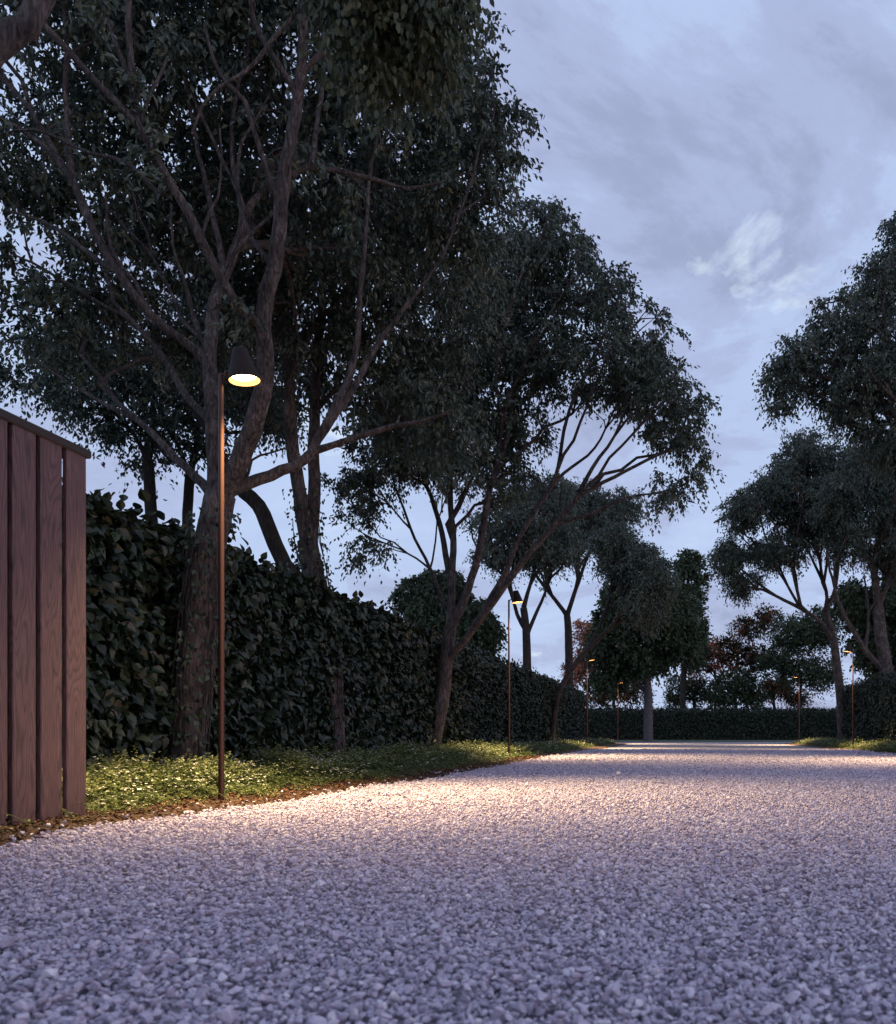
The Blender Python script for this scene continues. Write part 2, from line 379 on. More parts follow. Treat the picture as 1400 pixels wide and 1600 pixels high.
def cluster_leaves(C, D, ntw, nlf, tlen, L_, W_, droop=.8, jit=.6):
    """hanging sprays: ntw twigs at each clump centre C (direction D), nlf leaves on each"""
    nc = len(C); Cc = np.repeat(C, ntw, 0); Dd = np.repeat(D, ntw, 0)
    Dd = nrm(Dd * .7 + rng.normal(0, .75, Dd.shape)); tl = tlen * rng.uniform(.5, 1.2, len(Cc))
    tr = np.repeat(rng.normal(0, .13, nc), ntw) + rng.normal(.45, .14, len(Cc))
    t = np.tile((np.arange(nlf) + .6) / nlf, len(Cc)); Cc = np.repeat(Cc, nlf, 0); Dd = np.repeat(Dd, nlf, 0); tl = np.repeat(tl, nlf)[:, None]; t = t[:, None]
    pos = Cc + Dd * tl * t + np.array([0, 0, -1.]) * tl * .55 * t * t + rng.normal(0, .12 * tlen, Cc.shape) * .5
    ld = nrm(Dd * .45 + np.array([0, 0, -1.]) * droop + rng.normal(0, jit, Cc.shape) * .8)
    no = rng.normal(size=Cc.shape) + np.array([0, 0, .6])
    rr = np.clip(np.repeat(tr, nlf) + rng.normal(0, .12, len(Cc)), 0, 1)
    s = rng.uniform(.7, 1.2, len(Cc))
    return pos, ld, no, L_ * s, W_ * s, rr

# ---------------------------------------------------------------- trees
class Tree:
    def __init__(s): s.pos = []; s.par = []; s.dir = []; s.pl = []; s.rad = []; s.grow = []; s.chains = []
    def resample(s, pts, rad, step, wig):
        pts = np.asarray(pts, float); rad = np.asarray(rad, float); n = len(pts)
        ext = np.vstack([2 * pts[0] - pts[1], pts, 2 * pts[-1] - pts[-2]]); out, ro = [], []
        for i in range(n - 1):
            p0, p1, p2, p3 = ext[i:i + 4]; k = max(2, int(np.linalg.norm(p2 - p1) / step) + 1)
            for t in np.arange(k) / k:
                out.append(.5 * ((2 * p1) + (-p0 + p2) * t + (2 * p0 - 5 * p1 + 4 * p2 - p3) * t * t + (-p0 + 3 * p1 - 3 * p2 + p3) * t ** 3)); ro.append(rad[i] * (1 - t) + rad[i + 1] * t)
        out.append(pts[-1]); ro.append(rad[-1]); out = np.array(out); ro = np.array(ro)
        if wig: 
            nz = rng.normal(0, wig, out.shape); nz = (nz + np.roll(nz, 1, 0) + np.roll(nz, -1, 0)) / 2; nz[0] = 0; nz[-1] = 0; out = out + nz * np.minimum(1, ro / ro.mean())[:, None]
        return out, ro
    def limb(s, pts, r0, r1, step=.22, wig=.012, growable=True, grow_from=.25):
        pts = [np.asarray(p, float) for p in pts]; par = -1
        if s.pos:
            d = np.linalg.norm(np.array(s.pos) - pts[0], axis=1); par = int(np.argmin(d)); pts[0] = np.array(s.pos[par])
        rad = np.linspace(0, 1, len(pts)); rad = r0 * (1 - rad) + r1 * rad
        P_, R_ = s.resample(pts, rad, step, wig)
        s._add(P_, R_, par, growable, grow_from)
    def _add(s, P_, R_, par, growable, gf=0.0):
        T = nrm(np.gradient(P_, axis=0)); ids = []; pl = s.pl[par] if par >= 0 else 0.0; n = len(P_)
        for i in range(n):
            if i == 0 and par >= 0: ids.append(par); prev = par; continue
            step = np.linalg.norm(P_[i] - P_[i - 1]) if i else 0; pl += step
            s.pos.append(P_[i]); s.par.append(prev if i else -1); s.dir.append(T[i]); s.pl.append(pl); s.rad.append(R_[i] if R_ is not None else 0)
            s.grow.append(growable and i / n >= gf); prev = len(s.pos) - 1; ids.append(prev)
        s.chains.append((ids, R_ is not None, T[0]))
    def attract(s, A, step=.3, wpl=.12):
        pos = np.array(s.pos); G = np.array(s.grow)
        d0 = np.array([np.min(np.linalg.norm(pos[G] - a, axis=1)) for a in A]); A = A[np.argsort(d0)]
        cap = len(s.pos) + len(A) * 40; PO = np.zeros((cap, 3)); DI = np.zeros((cap, 3)); PL = np.zeros(cap); GR = np.zeros(cap, bool)
        k = len(s.pos); PO[:k] = s.pos; DI[:k] = s.dir; PL[:k] = s.pl; GR[:k] = s.grow; s.tips = []
        for a in A:
            dv = a - PO[:k]; dist = np.linalg.norm(dv, axis=1); cs = np.einsum('ij,ij->i', dv, DI[:k]) / np.maximum(dist, 1e-6)
            cost = dist * (1 + .55 * (1 - cs)) + wpl * PL[:k] + np.where(GR[:k], 0, 1e6); b = int(np.argmin(cost)); D = dist[b]
            if D < .05: continue
            m_ = max(2, int(D / step)); t = np.linspace(0, 1, m_ + 1)[:, None]
            c = PO[b] + DI[b] * D * .35 + np.array([0, 0, .06 * D]); 
            P_ = (1 - t) ** 2 * PO[b] + 2 * t * (1 - t) * c + t * t * a
            P_[1:-1] += rng.normal(0, .025 * D ** .5, P_[1:-1].shape)
            n0 = len(s.pos); s._add(P_, None, b, True); n1 = len(s.pos)
            PO[k:n1] = s.pos[n0:n1]; DI[k:n1] = s.dir[n0:n1]; PL[k:n1] = s.pl[n0:n1]; GR[k:n1] = True; k = n1; s.tips.append(n1 - 1)
            if k > cap - 60: break
    def finish(s, rt, expo=.5):
        n = len(s.pos); cnt = np.zeros(n); cnt[s.tips] = 1
        for i in range(n - 1, -1, -1):
            if s.par[i] >= 0: cnt[s.par[i]] += cnt[i]
        s.cnt = cnt; pr = rt * np.maximum(cnt, 1) ** expo; rad = np.array(s.rad)
        s.R = np.where(rad > 0, rad, pr); s.P = np.array(s.pos)
        for i in range(n):
            if rad[i] == 0 and s.par[i] >= 0: s.R[i] = min(s.R[i], s.R[s.par[i]] * .9)
    def wood(s, rmin=.0):
        mb = MB()
        for ids, traced, t0 in s.chains:
            r = s.R[ids].copy()
            if len(ids) < 2: continue
            r[0] = min(r[0], r[1] * 1.25)
            if r.max() < rmin: continue
            k = 12 if r.max() > .05 else (7 if r.max() > .02 else (5 if r.max() > .009 else 3))
            if traced: pass
            else: r[-1] *= .5
            mb.tube(s.P[ids], r, k)
        return mb

def ellip(specs, n, shell=.45):
    """n points in a set of ellipsoids; spec = (px, py, rx, ry, d, rd): pixel centre and radii at depth d, rd metres deep"""
    vol = np.array([(e[2] * e[4] / FPX) * (e[3] * e[4] / FPX) * e[5] for e in specs]) ** .8; pick = rng.choice(len(specs), n, p=vol / vol.sum()); A = []
    for i in pick:
        px, py, rx, ry, d, rd = specs[i]; u_ = nrm(rng.normal(size=3)) * rng.uniform() ** shell
        A.append(P(px, py, d) + u_ * np.array([rx * d / FPX, rd, ry * d / FPX]))
    return np.array(A)

def make_tree(name, label, base, limbs, crown, natt, ntw, nlf, tlen, L_, W_, bark='bark', leaf='leaf', rt=.006, step=.3,
              group=None, wpl=.12, rmin=0, droop=.8, jit=.6, shell=.5, extra=None, cat='tree', full=False, prim=0, thin_p=.45):
    t = Tree(); base = np.asarray(base, float)
    for j, (pts, r0, r1) in enumerate(limbs):
        t.limb([np.asarray(p, float) if len(p) == 3 and not isinstance(p, tuple) else P(*p) for p in pts], r0, r1, step=step * .7, wig=.012 if j else .006, growable=not (prim and j == 0), grow_from=.6 if j == 0 else .3)
    A = ellip(crown, natt, shell); first = []
    if prim:                                        # long boughs first: well spread points reached almost straight from the limbs
        sel = [0]; dm = np.linalg.norm(A - A[0], axis=1)
        for _ in range(prim - 1): sel.append(int(np.argmax(dm))); dm = np.minimum(dm, np.linalg.norm(A - A[sel[-1]], axis=1))
        t.attract(A[sel], step, .8); first = list(t.tips); A = np.delete(A, sel, 0)
    t.attract(A, step, wpl); t.tips = first + t.tips
    t.finish(rt)
    wd = t.wood(rmin)
    root = empty(name, base, label, cat, group)
    # widen the foot of the trunk
    o = wd.build('trunk', M[bark], root, origin=base, smooth=True)
    thin = np.where((t.cnt <= 3) & (t.cnt >= 1))[0]; tips = np.array(t.tips)
    thin = thin[rng.uniform(size=len(thin)) < thin_p]
    C = np.concatenate([t.P[tips], t.P[thin]]); D = np.concatenate([np.array(t.dir)[tips], np.array(t.dir)[thin]])
    pos, ld, no, l_, w_, rr = cluster_leaves(C, D, ntw, nlf, tlen, L_, W_, droop, jit)
    if full:
        V, T, Q, k = leaf_full(pos, ld, no, l_, w_); mesh_obj('crown', V, [T, Q], M[leaf], root, rnd=np.repeat(rr, k), origin=base, smooth=False)
    else:
        V, F = leaf_diamond(pos, ld, no, l_, w_); mesh_obj('crown', V, F, M[leaf], root, rnd=np.repeat(rr, 4), origin=base)
    print('TREE', name, label[:30], 'leaves', len(pos), 'nodes', len(t.pos))
    return root, t

TREES_L = 'trees lining the left side of the drive'
# nearest tree in the row: forked trunk beside the first lamp
T1, t1 = make_tree('tree', 'tall forked tree with ivy on its foot, right behind the nearest lamp', P(290, 1234, 7.64),
  [([(288,1240,7.64),(291,1190,7.64),(300,1080,7.64),(312,960,7.64),(326,865,7.66),(338,800,7.7),(345,772,7.7)], .135, .12),
   ([(340,800,7.7),(338,720,7.7),(331,640,7.7),(326,569,7.75),(332,494,7.85),(350,429,8.0),(363,385,8.2),(394,324,8.5),(420,280,8.8),(440,200,9)], .075, .02),
   ([(348,790,7.7),(372,725,7.6),(398,650,7.5),(412,580,7.45),(414,510,7.4),(425,420,7.4),(440,320,7.4),(455,230,7.4),(466,150,7.4),(474,80,7.3),(475,-40,7.2),(480,-160,7.2)], .085, .028),
   ([(411,525,7.4),(380,490,7.3),(345,440,7.2),(308,375,7.1),(270,285,7.0),(220,200,6.9),(150,125,6.8),(75,50,6.7),(10,-20,6.6)], .045, .018),
   ([(222,205,6.9),(206,130,6.9),(199,60,6.9),(198,-40,6.9)], .03, .02),
   ([(226,180,6.9),(240,145,7.0),(262,90,7.1)], .018, .01),
   ([(327,575,7.8),(285,530,7.7),(235,490,7.6),(182,425,7.5),(145,355,7.5),(125,305,7.6),(85,240,7.7),(30,150,7.8),(-30,90,7.8)], .042, .016),
   ([(140,350,7.5),(112,270,7.6),(106,200,7.7),(105,110,7.8),(100,20,7.9)], .028, .015),
   ([(332,670,7.8),(295,625,7.9),(255,560,8),(205,500,8.1),(150,470,8.2),(50,410,8.3)], .036, .012),
   ([(338,780,7.7),(305,745,7.9),(260,700,8.0),(220,660,8.1),(170,635,8.2),(95,590,8.3)], .045, .012),
   ([(350,440,8.0),(335,345,8.1),(318,280,8.2),(306,215,8.3),(290,120,8.4)], .03, .014),
   ([(363,385,8.2),(378,320,8.2),(350,250,8.2),(320,190,8.2),(290,130,8.2)], .026, .012),
   ([(362,775,7.8),(400,752,7.9),(440,736,7.95),(480,718,8),(497,690,8.05),(522,651,8.1),(552,609,8.2),(582,546,8.3),(621,495,8.4),(665,440,8.5)], .055, .016),
   ([(500,685,8.05),(528,624,8.1),(546,585,8.2),(558,525,8.2),(561,470,8.2),(570,400,8.2),(575,300,8.3)], .04, .015),
   ([(495,700,8.05),(552,687,8.0),(615,666,7.9),(660,657,7.8),(710,640,7.7)], .032, .012),
   ([(440,310,7.4),(452,280,7.5),(483,262,7.6),(530,264,7.7),(584,280,7.8),(636,295,7.9),(690,285,8)], .035, .012),
   ([(478,262,7.6),(490,235,7.6),(494,175,7.7),(503,87,7.8),(515,0,7.9)], .026, .013),
   ([(466,150,7.4),(435,95,7.3),(405,45,7.3),(385,-30,7.2)], .026, .014),
   ([(470,115,7.4),(505,79,7.3),(555,45,7.2),(600,0,7.1)], .024, .012),
   ([(438,335,7.4),(428,295,7.35),(405,225,7.3),(385,165,7.25),(355,130,7.2),(335,95,7.2),(320,40,7.2)], .026, .012),
   ([(474,20,7.3),(457,25,7.25),(430,58,7.2),(400,95,7.15),(370,122,7.1),(345,137,7.1),(316,165,7.05),(300,210,7.05)], .02, .009),
   ([(326,575,7.8),(315,530,7.85),(300,490,7.9),(285,430,7.95),(272,385,8.0),(268,320,8.1)], .024, .01),
   ([(318,545,7.85),(290,500,8.0),(265,445,8.1),(240,400,8.2),(190,350,8.3)], .02, .009),
   ([(412,420,7.45),(395,380,7.5),(378,340,7.6),(372,280,7.7),(380,220,7.8),(420,150,7.9)], .024, .01),
   ([(182,425,7.5),(150,400,7.6),(105,370,7.7),(60,345,7.8),(10,330,7.9)], .026, .01),
   ([(235,490,7.6),(210,440,7.7),(170,380,7.8),(165,300,7.9)], .02, .009),
   ([(270,285,7.0),(250,300,7.1),(200,255,7.2),(140,240,7.3),(60,205,7.4),(0,210,7.5)], .022, .009),
   ([(345,440,7.2),(360,400,7.2),(385,370,7.2),(430,330,7.6),(470,260,7.9)], .018, .009),
   ([(455,230,7.4),(430,235,7.5),(410,255,7.6),(395,300,7.7)], .016, .008),
   ([(180,128,6.85),(175,60,6.9),(160,0,6.95),(150,-50,7)], .022, .012),
   ([(305,375,7.2),(330,330,7.2),(345,280,7.2),(343,200,7.2)], .014, .007),
   ([(380,745,7.8),(392,718,7.8),(418,708,7.8),(445,700,7.8)], .014, .006)],
  [(100,90,190,160,8.75,1.52),(300,50,210,170,8.75,1.68),(500,60,190,150,8.95,1.6),(690,205,125,130,9.15,1.12),(640,40,120,100,8.95,1.12),(770,210,60,90,9.15,0.72),
   (560,330,170,110,9.45,1.28),(740,330,85,70,9.55,0.88),(90,330,180,140,8.95,1.52),(300,330,180,150,9.75,1.44),(60,480,130,60,8.95,1.2),
   (240,495,120,60,9.75,1.12),(430,450,110,110,10.35,1.12),(200,-120,300,130,8.75,1.92),(520,-120,180,110,8.75,1.76)],
  1180, 6, 9, .32, .078, .037, rt=.0095, wpl=.16, prim=45, group=TREES_L)
# tree behind it whose trunk splits in a narrow V above the hedge
T2, t2 = make_tree('tree', 'tree whose narrow V of dark trunks rises above the hedge behind the nearest lamp', P(522, 1205, 11.2),
  [([(520,1206,11.2),(521,1130,11.2),(514,1040,11.2),(502,960,11.2),(491,900,11.2),(480,845,11.2)], .135, .12),
   ([(483,860,11.2),(470,795,11.1),(459,710,11.0),(452,640,10.9),(454,590,10.9),(446,520,10.9),(440,440,10.9),(450,360,10.9),(445,260,11)], .09, .03),
   ([(484,860,11.2),(492,790,11.3),(490,700,11.4),(492,620,11.4),(500,500,11.4),(506,400,11.5),(512,300,11.6),(540,200,11.6)], .085, .03),
   ([(443,430,10.9),(455,410,10.8),(498,345,10.7),(513,300,10.7),(525,255,10.7),(566,195,10.7)], .04, .014),
   ([(506,400,11.5),(530,440,11.2),(560,480,11.1)], .025, .01),
   ([(453,600,10.9),(486,513,10.8),(519,480,10.8),(560,440,10.7),(610,405,10.7)], .045, .015),
   ([(494,560,11.4),(560,480,11.5),(640,400,11.6),(720,330,11.7)], .04, .015),
   ([(492,640,11.4),(540,600,11.5),(600,640,11.6),(660,660,11.7)], .035, .012)],
  [(470,330,200,190,11.5,1.9),(650,420,150,140,11.7,1.7),(560,530,110,70,11.5,1.4),(650,640,100,60,11.7,1.3),(690,700,70,50,11.8,1.0),(640,550,100,80,12,1.3),(420,540,120,80,12,1.5),(700,300,110,90,12,1.5)],
  560, 6, 9, .34, .082, .04, rt=.010, group=TREES_L)
# leaning tree behind the hedge
make_tree('tree', 'slanting dark tree leaning left out of the hedge beside the forked tree', P(540, 1190, 12.3),
  [([(560,1200,12.3),(520,1000,12.3),(472,912,12.2),(445,882,12.2),(424,835,12.2),(404,790,12.2),(380,768,12.2)], .11, .095),
   ([(384,770,12.2),(350,715,12.3),(310,650,12.5),(260,590,12.6),(200,540,12.8)], .07, .02),
   ([(384,772,12.2),(380,700,12.5),(396,600,12.8),(380,500,13)], .05, .02)],
  [(330,560,110,90,12.9,1.4),(200,540,110,60,12.9,1.4),(400,520,80,90,13,1.4),(330,420,130,100,13,1.5)],
  150, 6, 9, .36, .08, .04, bark='bark_dark', rt=.011)
# the wide spreading tree in the middle
T3, t3 = make_tree('tree', 'wide spreading tree, its long limbs leaning right over the drive above the second lamp', P(683, 1189, 15.6),
  [([(672,1190,15.6),(679,1150,15.6),(690,1090,15.6),(697,1035,15.6),(703,985,15.6)], .14, .115),
   ([(702,995,15.6),(706,930,15.6),(708,860,15.6),(703,790,15.7),(700,700,15.8),(690,620,15.9),(700,540,16)], .075, .025),
   ([(706,910,15.6),(692,850,15.7),(678,790,15.9),(655,730,16.1),(640,670,16.2)], .06, .02),
   ([(704,985,15.6),(733,920,15.5),(750,850,15.4),(766,760,15.3),(790,690,15.3),(805,600,15.3),(812,520,15.3),(830,440,15.3)], .075, .02),
   ([(698,1035,15.6),(738,985,15.4),(772,930,15.2),(798,870,15.1),(835,800,15.0),(868,745,15.0),(890,640,15.0),(925,560,15)], .065, .02),
   ([(728,1000,15.4),(790,915,15.0),(830,862,14.8),(875,812,14.6),(900,780,14.5),(960,745,14.4),(1025,712,14.3),(1075,690,14.3)], .06, .016),
   ([(862,825,14.7),(930,800,14.5),(985,775,14.4),(1035,770,14.4)], .03, .012),
   ([(900,780,14.5),(925,730,14.4),(960,680,14.4),(985,620,14.4)], .04, .014),
   ([(835,800,15.0),(880,740,15.2),(930,700,15.4),(960,640,15.5)], .035, .014),
   ([(703,960,15.6),(672,888,15.9),(642,825,16.0),(618,760,16.1),(608,700,16.2)], .035, .014),
   ([(645,828,16.0),(600,780,16.1),(560,760,16.2)], .018, .01),
   ([(675,892,15.9),(625,858,16.0),(565,832,16.1)], .02, .01),
   ([(676,880,15.9),(682,820,16.1),(680,780,16.2)], .018, .01)],
  [(850,400,85,65,15.4,1.5),(770,470,110,90,15.7,1.7),(930,480,75,60,15.2,1.4),(1010,550,72,55,14.9,1.3),(1050,640,58,60,14.6,1.2),(1075,720,36,45,14.4,.9),(1045,770,30,30,14.4,.7),
   (960,590,80,45,15,1.4),(850,560,100,50,15.4,1.5),(720,590,110,80,15.9,1.6),(620,700,75,60,16.1,1.4),(565,770,42,55,16.2,1.0),(575,860,38,18,16.1,.7),(690,690,100,70,16,1.5),(790,660,70,40,15.6,1.2),(780,740,60,50,15.8,1.0),(640,640,70,60,16,1.2)],
  1250, 5, 9, .34, .085, .042, rt=.0095, wpl=.25, prim=46, group=TREES_L)

# trees standing behind the left hedge, in view under the crowns
for (bx, by, d, lim, cr, lab) in (
   (240, 1260, 13.2, [([(243,1236,13.2),(240,900,13.2),(236,800,13.2),(231,720,13.2)], .09, .075), ([(231,725,13.2),(205,670,13.2),(150,620,13.3)], .04, .015), ([(231,722,13.2),(240,640,13.4),(230,560,13.5)], .05, .02)],
      [(60,570,110,50,13.4,1.2),(140,640,75,35,13.2,.9),(205,655,60,35,13.2,.9),(170,560,110,50,13.6,1.3),(215,725,32,20,13.2,.5)], 'slim dark tree behind the hedge, first to the right of the wooden fence'),
   (292, 1250, 14.2, [([(296,1230,14.2),(294,900,14.2),(293,820,14.2),(297,740,14.2)], .085, .07), ([(297,745,14.2),(270,680,14.3),(240,620,14.4)], .04, .015), ([(297,742,14.2),(310,660,14.3),(330,560,14.5)], .05, .02)],
      [(290,620,80,60,14.4,1.3),(380,620,60,50,14.5,1.2),(300,690,50,40,14.2,.8),(430,640,50,40,14.6,1)], 'slim dark tree behind the hedge, close to the left of the forked trunk')):
    make_tree('tree', lab, P(bx, by, d) * np.array([1, 1, 0]), lim, cr, 170, 5, 9, .36, .08, .04, bark='bark_dark', rt=.010, step=.35)

# overhanging limb of a tree left of the frame
A0 = np.array([-4.5, 2.9, 0])
make_tree('tree', 'nearest tree, its thick bare limb crossing the top left corner of the picture', A0,
  [([list(A0), [-4.45, 2.95, 1.2], [-4.4, 3.05, 2.4]], .2, .17),
   ([[-4.4, 3.05, 2.4], [-4.1, 3.3, 2.6], P(-90,125,3.45), P(-35,105,3.55), P(5,68,3.6), P(45,35,3.65), P(75,-12,3.7), P(105,-110,3.8), P(190,-330,4.1)], .075, .03),
   ([[-4.4, 3.05, 2.4], [-4.2, 3.2, 3.6], P(-60,-200,4.0), P(180,-330,4.5), P(420,-290,4.8), P(600,-180,5.0), P(680,-110,5.1)], .1, .03)],
  [(600,-50,110,60,5.0,.6),(610,15,90,45,5.0,.5),(580,70,45,40,5.0,.35),(665,-40,60,40,5.1,.4),(480,-190,120,50,4.9,.6)],
  230, 8, 11, .27, .050, .029, rt=.004, leaf='leaf_near', droop=1.3, jit=.45, full=True, thin_p=.06)

# auto trees: trunk point list plus crowns
def far_tree(label, base, trunk, crown, natt, ntw, nlf, tlen, L_, W_, rt, group=None, name='tree', **kw):
    return make_tree(name, label, P(*base), trunk, crown, natt, ntw, nlf, tlen, L_, W_, rt=rt, step=.5, group=group, **kw)
def gy(d): return HY + EYE * FPX / d
# behind / in the far part of the left hedge
far_tree('thin forked tree behind the hedge, just right of the second lamp', (823, gy(33), 33),
  [([(826,gy(33),33),(824,1040,33),(822,985,33),(818,950,33)], .17, .13), ([(822,990,33),(808,960,33),(797,915,33),(790,870,33)], .09, .04), ([(819,955,33),(828,915,33),(840,870,33)], .09, .04), ([(824,1000,33),(836,960,33.3),(850,930,33.6),(862,890,34)], .08, .04)],
  [(800,820,70,45,33,2),(850,850,60,45,33.5,2),(780,870,40,30,33,1.5),(850,780,60,40,34,2)], 420, 5, 8, .55, .12, .06, .014, bark='bark_dark', wpl=.3, prim=22)
far_tree('thin Y shaped tree behind the far end of the left hedge', (893, gy(40), 40),
  [([(892,gy(40),40),(889,1040,40),(888,985,40),(886,962,40)], .2, .15), ([(887,965,40),(862,930,40),(842,905,40),(830,880,40)], .1, .05), ([(886,962,40),(900,920,40),(914,880,40),(930,840,40)], .11, .05)],
  [(930,815,55,40,40,2.2),(970,790,32,28,40,1.8),(860,850,45,35,40,2),(900,780,50,30,41,2)], 380, 5, 8, .6, .14, .07, .016, bark='bark_dark', wpl=.3, prim=22)
far_tree('tree leaning right out of the far end of the left hedge', (864, gy(29), 29),
  [([(860,gy(29),29),(869,1100,29),(883,1062,29),(908,1025,29)], .09, .08), ([(905,1030,29),(935,1000,28.8),(962,975,28.6),(995,958,28.4)], .075, .04), ([(915,1018,29),(938,975,29),(955,930,29),(975,880,29)], .06, .03), ([(950,985,28.7),(975,950,28.6),(1005,915,28.5)], .06, .03)],
  [(985,880,48,38,29,1.8),(1015,905,34,48,28.6,1.5),(960,850,40,22,29,1.5),(1000,950,36,20,28.5,1.2)], 480, 7, 9, .5, .10, .05, .014, group=TREES_L, bark='bark_dark', wpl=.25, prim=24)
far_tree('round bushy tree behind the hedge, left of the wide spreading trunk', (715, gy(34), 34),
  [([(715,gy(34),34),(716,1080,34),(714,1020,34),(712,980,34)], .2, .15)],
  [(700,965,55,55,34,2.2),(650,935,26,32,34,1.2),(745,985,34,45,34,1.8),(690,915,40,22,34,1.6)], 420, 7, 9, .5, .15, .09, .012, leaf='leaf_broad', bark='bark_dark')
far_tree('broad crowned tree with a straight grey trunk in front of the far hedge', (1013, gy(56), 56),
  [([(1013,gy(56),56),(1013,1110,56),(1013,1085,56),(1011,1065,56)], .30, .24), ([(1012,1085,56),(996,1068,56),(975,1045,56)], .16, .08), ([(1011,1068,56),(1025,1040,56),(1045,1010,56)], .16, .07), ([(1011,1068,56),(1005,1020,56),(1005,960,56)], .2, .06)],
  [(995,960,70,55,56,3.2),(960,1010,50,42,56,2.8),(1000,1030,60,24,56,2.4),(1060,1000,32,32,56,2.2),(1035,960,55,50,56,3),(950,1062,30,16,56,1.6)], 800, 6, 8, .7, .25, .16, .018, leaf='leaf_broad', bark='bark_grey', droop=.4)
far_tree('tall dark ragged tree between the broad crowned tree and the gap in the avenue', (1066, gy(74), 74),
  [([(1066,gy(74),74),(1068,1060,74),(1072,980,74),(1076,890,74)], .3, .12)],
  [(1074,885,20,26,74,1.6),(1092,905,14,14,74,1.2),(1072,935,28,28,74,2.2),(1088,975,16,20,74,1.6),(1080,1015,22,22,74,2)], 170, 6, 7, .9, .3, .18, .02, leaf='leaf_broad', bark='bark_dark', droop=.2)
BK = 'trees behind the far hedge'
for (px, cr, leaf, natt, lab) in (
    (918, [(918,985,20,24,76,2),(922,1025,22,28,76,2),(905,1050,20,22,76,2)], 'leaf_red', 150, 'rust red tree behind the far hedge, at the end of the left hedge'),
    (1118, [(1108,1012,30,16,78,2),(1092,1035,22,20,78,2),(1130,1040,28,22,78,2)], 'leaf_red', 135, 'rust red tree behind the far hedge, in the middle of the avenue gap'),
    (1168, [(1168,985,26,24,76,2),(1145,1010,20,16,76,2),(1195,965,18,16,76,2),(1180,1030,30,24,76,2)], 'leaf_mixed', 190, 'brown and green tree behind the far hedge, taller than the red one on its left'),
    (1250, [(1245,990,42,32,72,2.6),(1285,985,28,34,72,2.4),(1225,1035,34,28,72,2.4),(1275,1050,40,26,72,2.6)], 'leaf_broad', 520, 'dense dark green tree behind the far hedge, left of the right hand lamps'),
    (960, [(950,1070,34,22,76,2.2),(990,1080,30,18,76,2),(935,1090,22,14,76,2)], 'leaf_mixed', 150, 'low dark tree showing under the broad crowned tree, behind the far hedge'),
    (1085, [(1075,1070,30,18,80,2.2),(1100,1080,26,20,80,2),(1060,1090,20,12,80,2)], 'leaf_broad', 120, 'low loose tree behind the far hedge, right of the grey trunk'),
    (1150, [(1150,1068,32,22,74,2.2),(1130,1088,24,14,74,2),(1178,1085,26,16,74,2)], 'leaf_broad', 190, 'low dark bush tree behind the far hedge, under the brown and green tree'),
    (1210, [(1215,1075,26,20,79,2.2),(1245,1088,24,14,79,2)], 'leaf_mixed', 110, 'low sparse tree behind the far hedge, under the dense dark green tree')):
    d = cr[0][4]
    far_tree(lab, (px, gy(d), d), [([(px,gy(d),d),(px+1,1120,d),(px-1,1095,d),(px+2,1070,d)], .16, .1)], cr, int(natt * .72), 5, 6, 1.0, .24, .14, .024, BK, leaf=leaf, bark='bark_dark', droop=.2)

TREES_R = 'trees lining the right side of the drive'
far_tree('tree at the end of the right hedge, its low crown reaching left into the avenue', (1318, gy(34), 34),
  [([(1318,gy(34),34),(1314,1100,34),(1308,1040,34),(1300,990,34),(1290,955,34)], .2, .13), ([(1303,1000,34),(1281,972,33.6),(1250,950,33.4),(1212,931,33.2),(1170,900,33)], .1, .04), ([(1290,957,34),(1291,925,34),(1276,890,34),(1262,860,34)], .08, .04),
   ([(1292,960,34),(1305,920,34),(1310,870,34),(1300,820,34)], .09, .04), ([(1252,951,33.4),(1225,905,33.4),(1200,875,33.3)], .06, .03)],
  [(1160,800,36,32,33,1.8),(1140,870,24,30,33,1.4),(1160,910,30,20,33,1.2),(1215,770,50,45,33.5,2),(1215,860,50,25,33.3,1.6),(1275,800,60,50,34,2.2),(1250,715,40,35,34,2),(1320,740,60,50,34.5,2.4)],
  1150, 5, 9, .48, .11, .055, .016, TREES_R, wpl=.25, prim=40)
far_tree('thick trunked tree rising out of the right hedge beside the nearer right lamp', (1392, gy(31), 31),
  [([(1392,gy(31),31),(1388,1080,31),(1384,1040,31),(1376,990,31),(1372,950,31)], .26, .2), ([(1373,960,31),(1366,900,31),(1356,870,31),(1340,830,31),(1328,790,31)], .15, .05), ([(1390,1055,31),(1352,1015,30.8),(1326,975,30.6),(1310,940,30.5),(1296,890,30.4)], .11, .04), ([(1372,955,31),(1392,890,31.2),(1405,800,31.4)], .13, .05), ([(1352,1015,30.8),(1358,960,31),(1350,900,31)], .07, .03)],
  [(1370,760,70,70,31,2.4),(1330,840,45,35,31,1.8),(1400,850,50,50,31,2.2),(1430,760,60,70,31.5,2.4),(1310,780,40,35,31,1.6)],
  750, 5, 9, .5, .11, .055, .015, TREES_R, wpl=.25, prim=26)
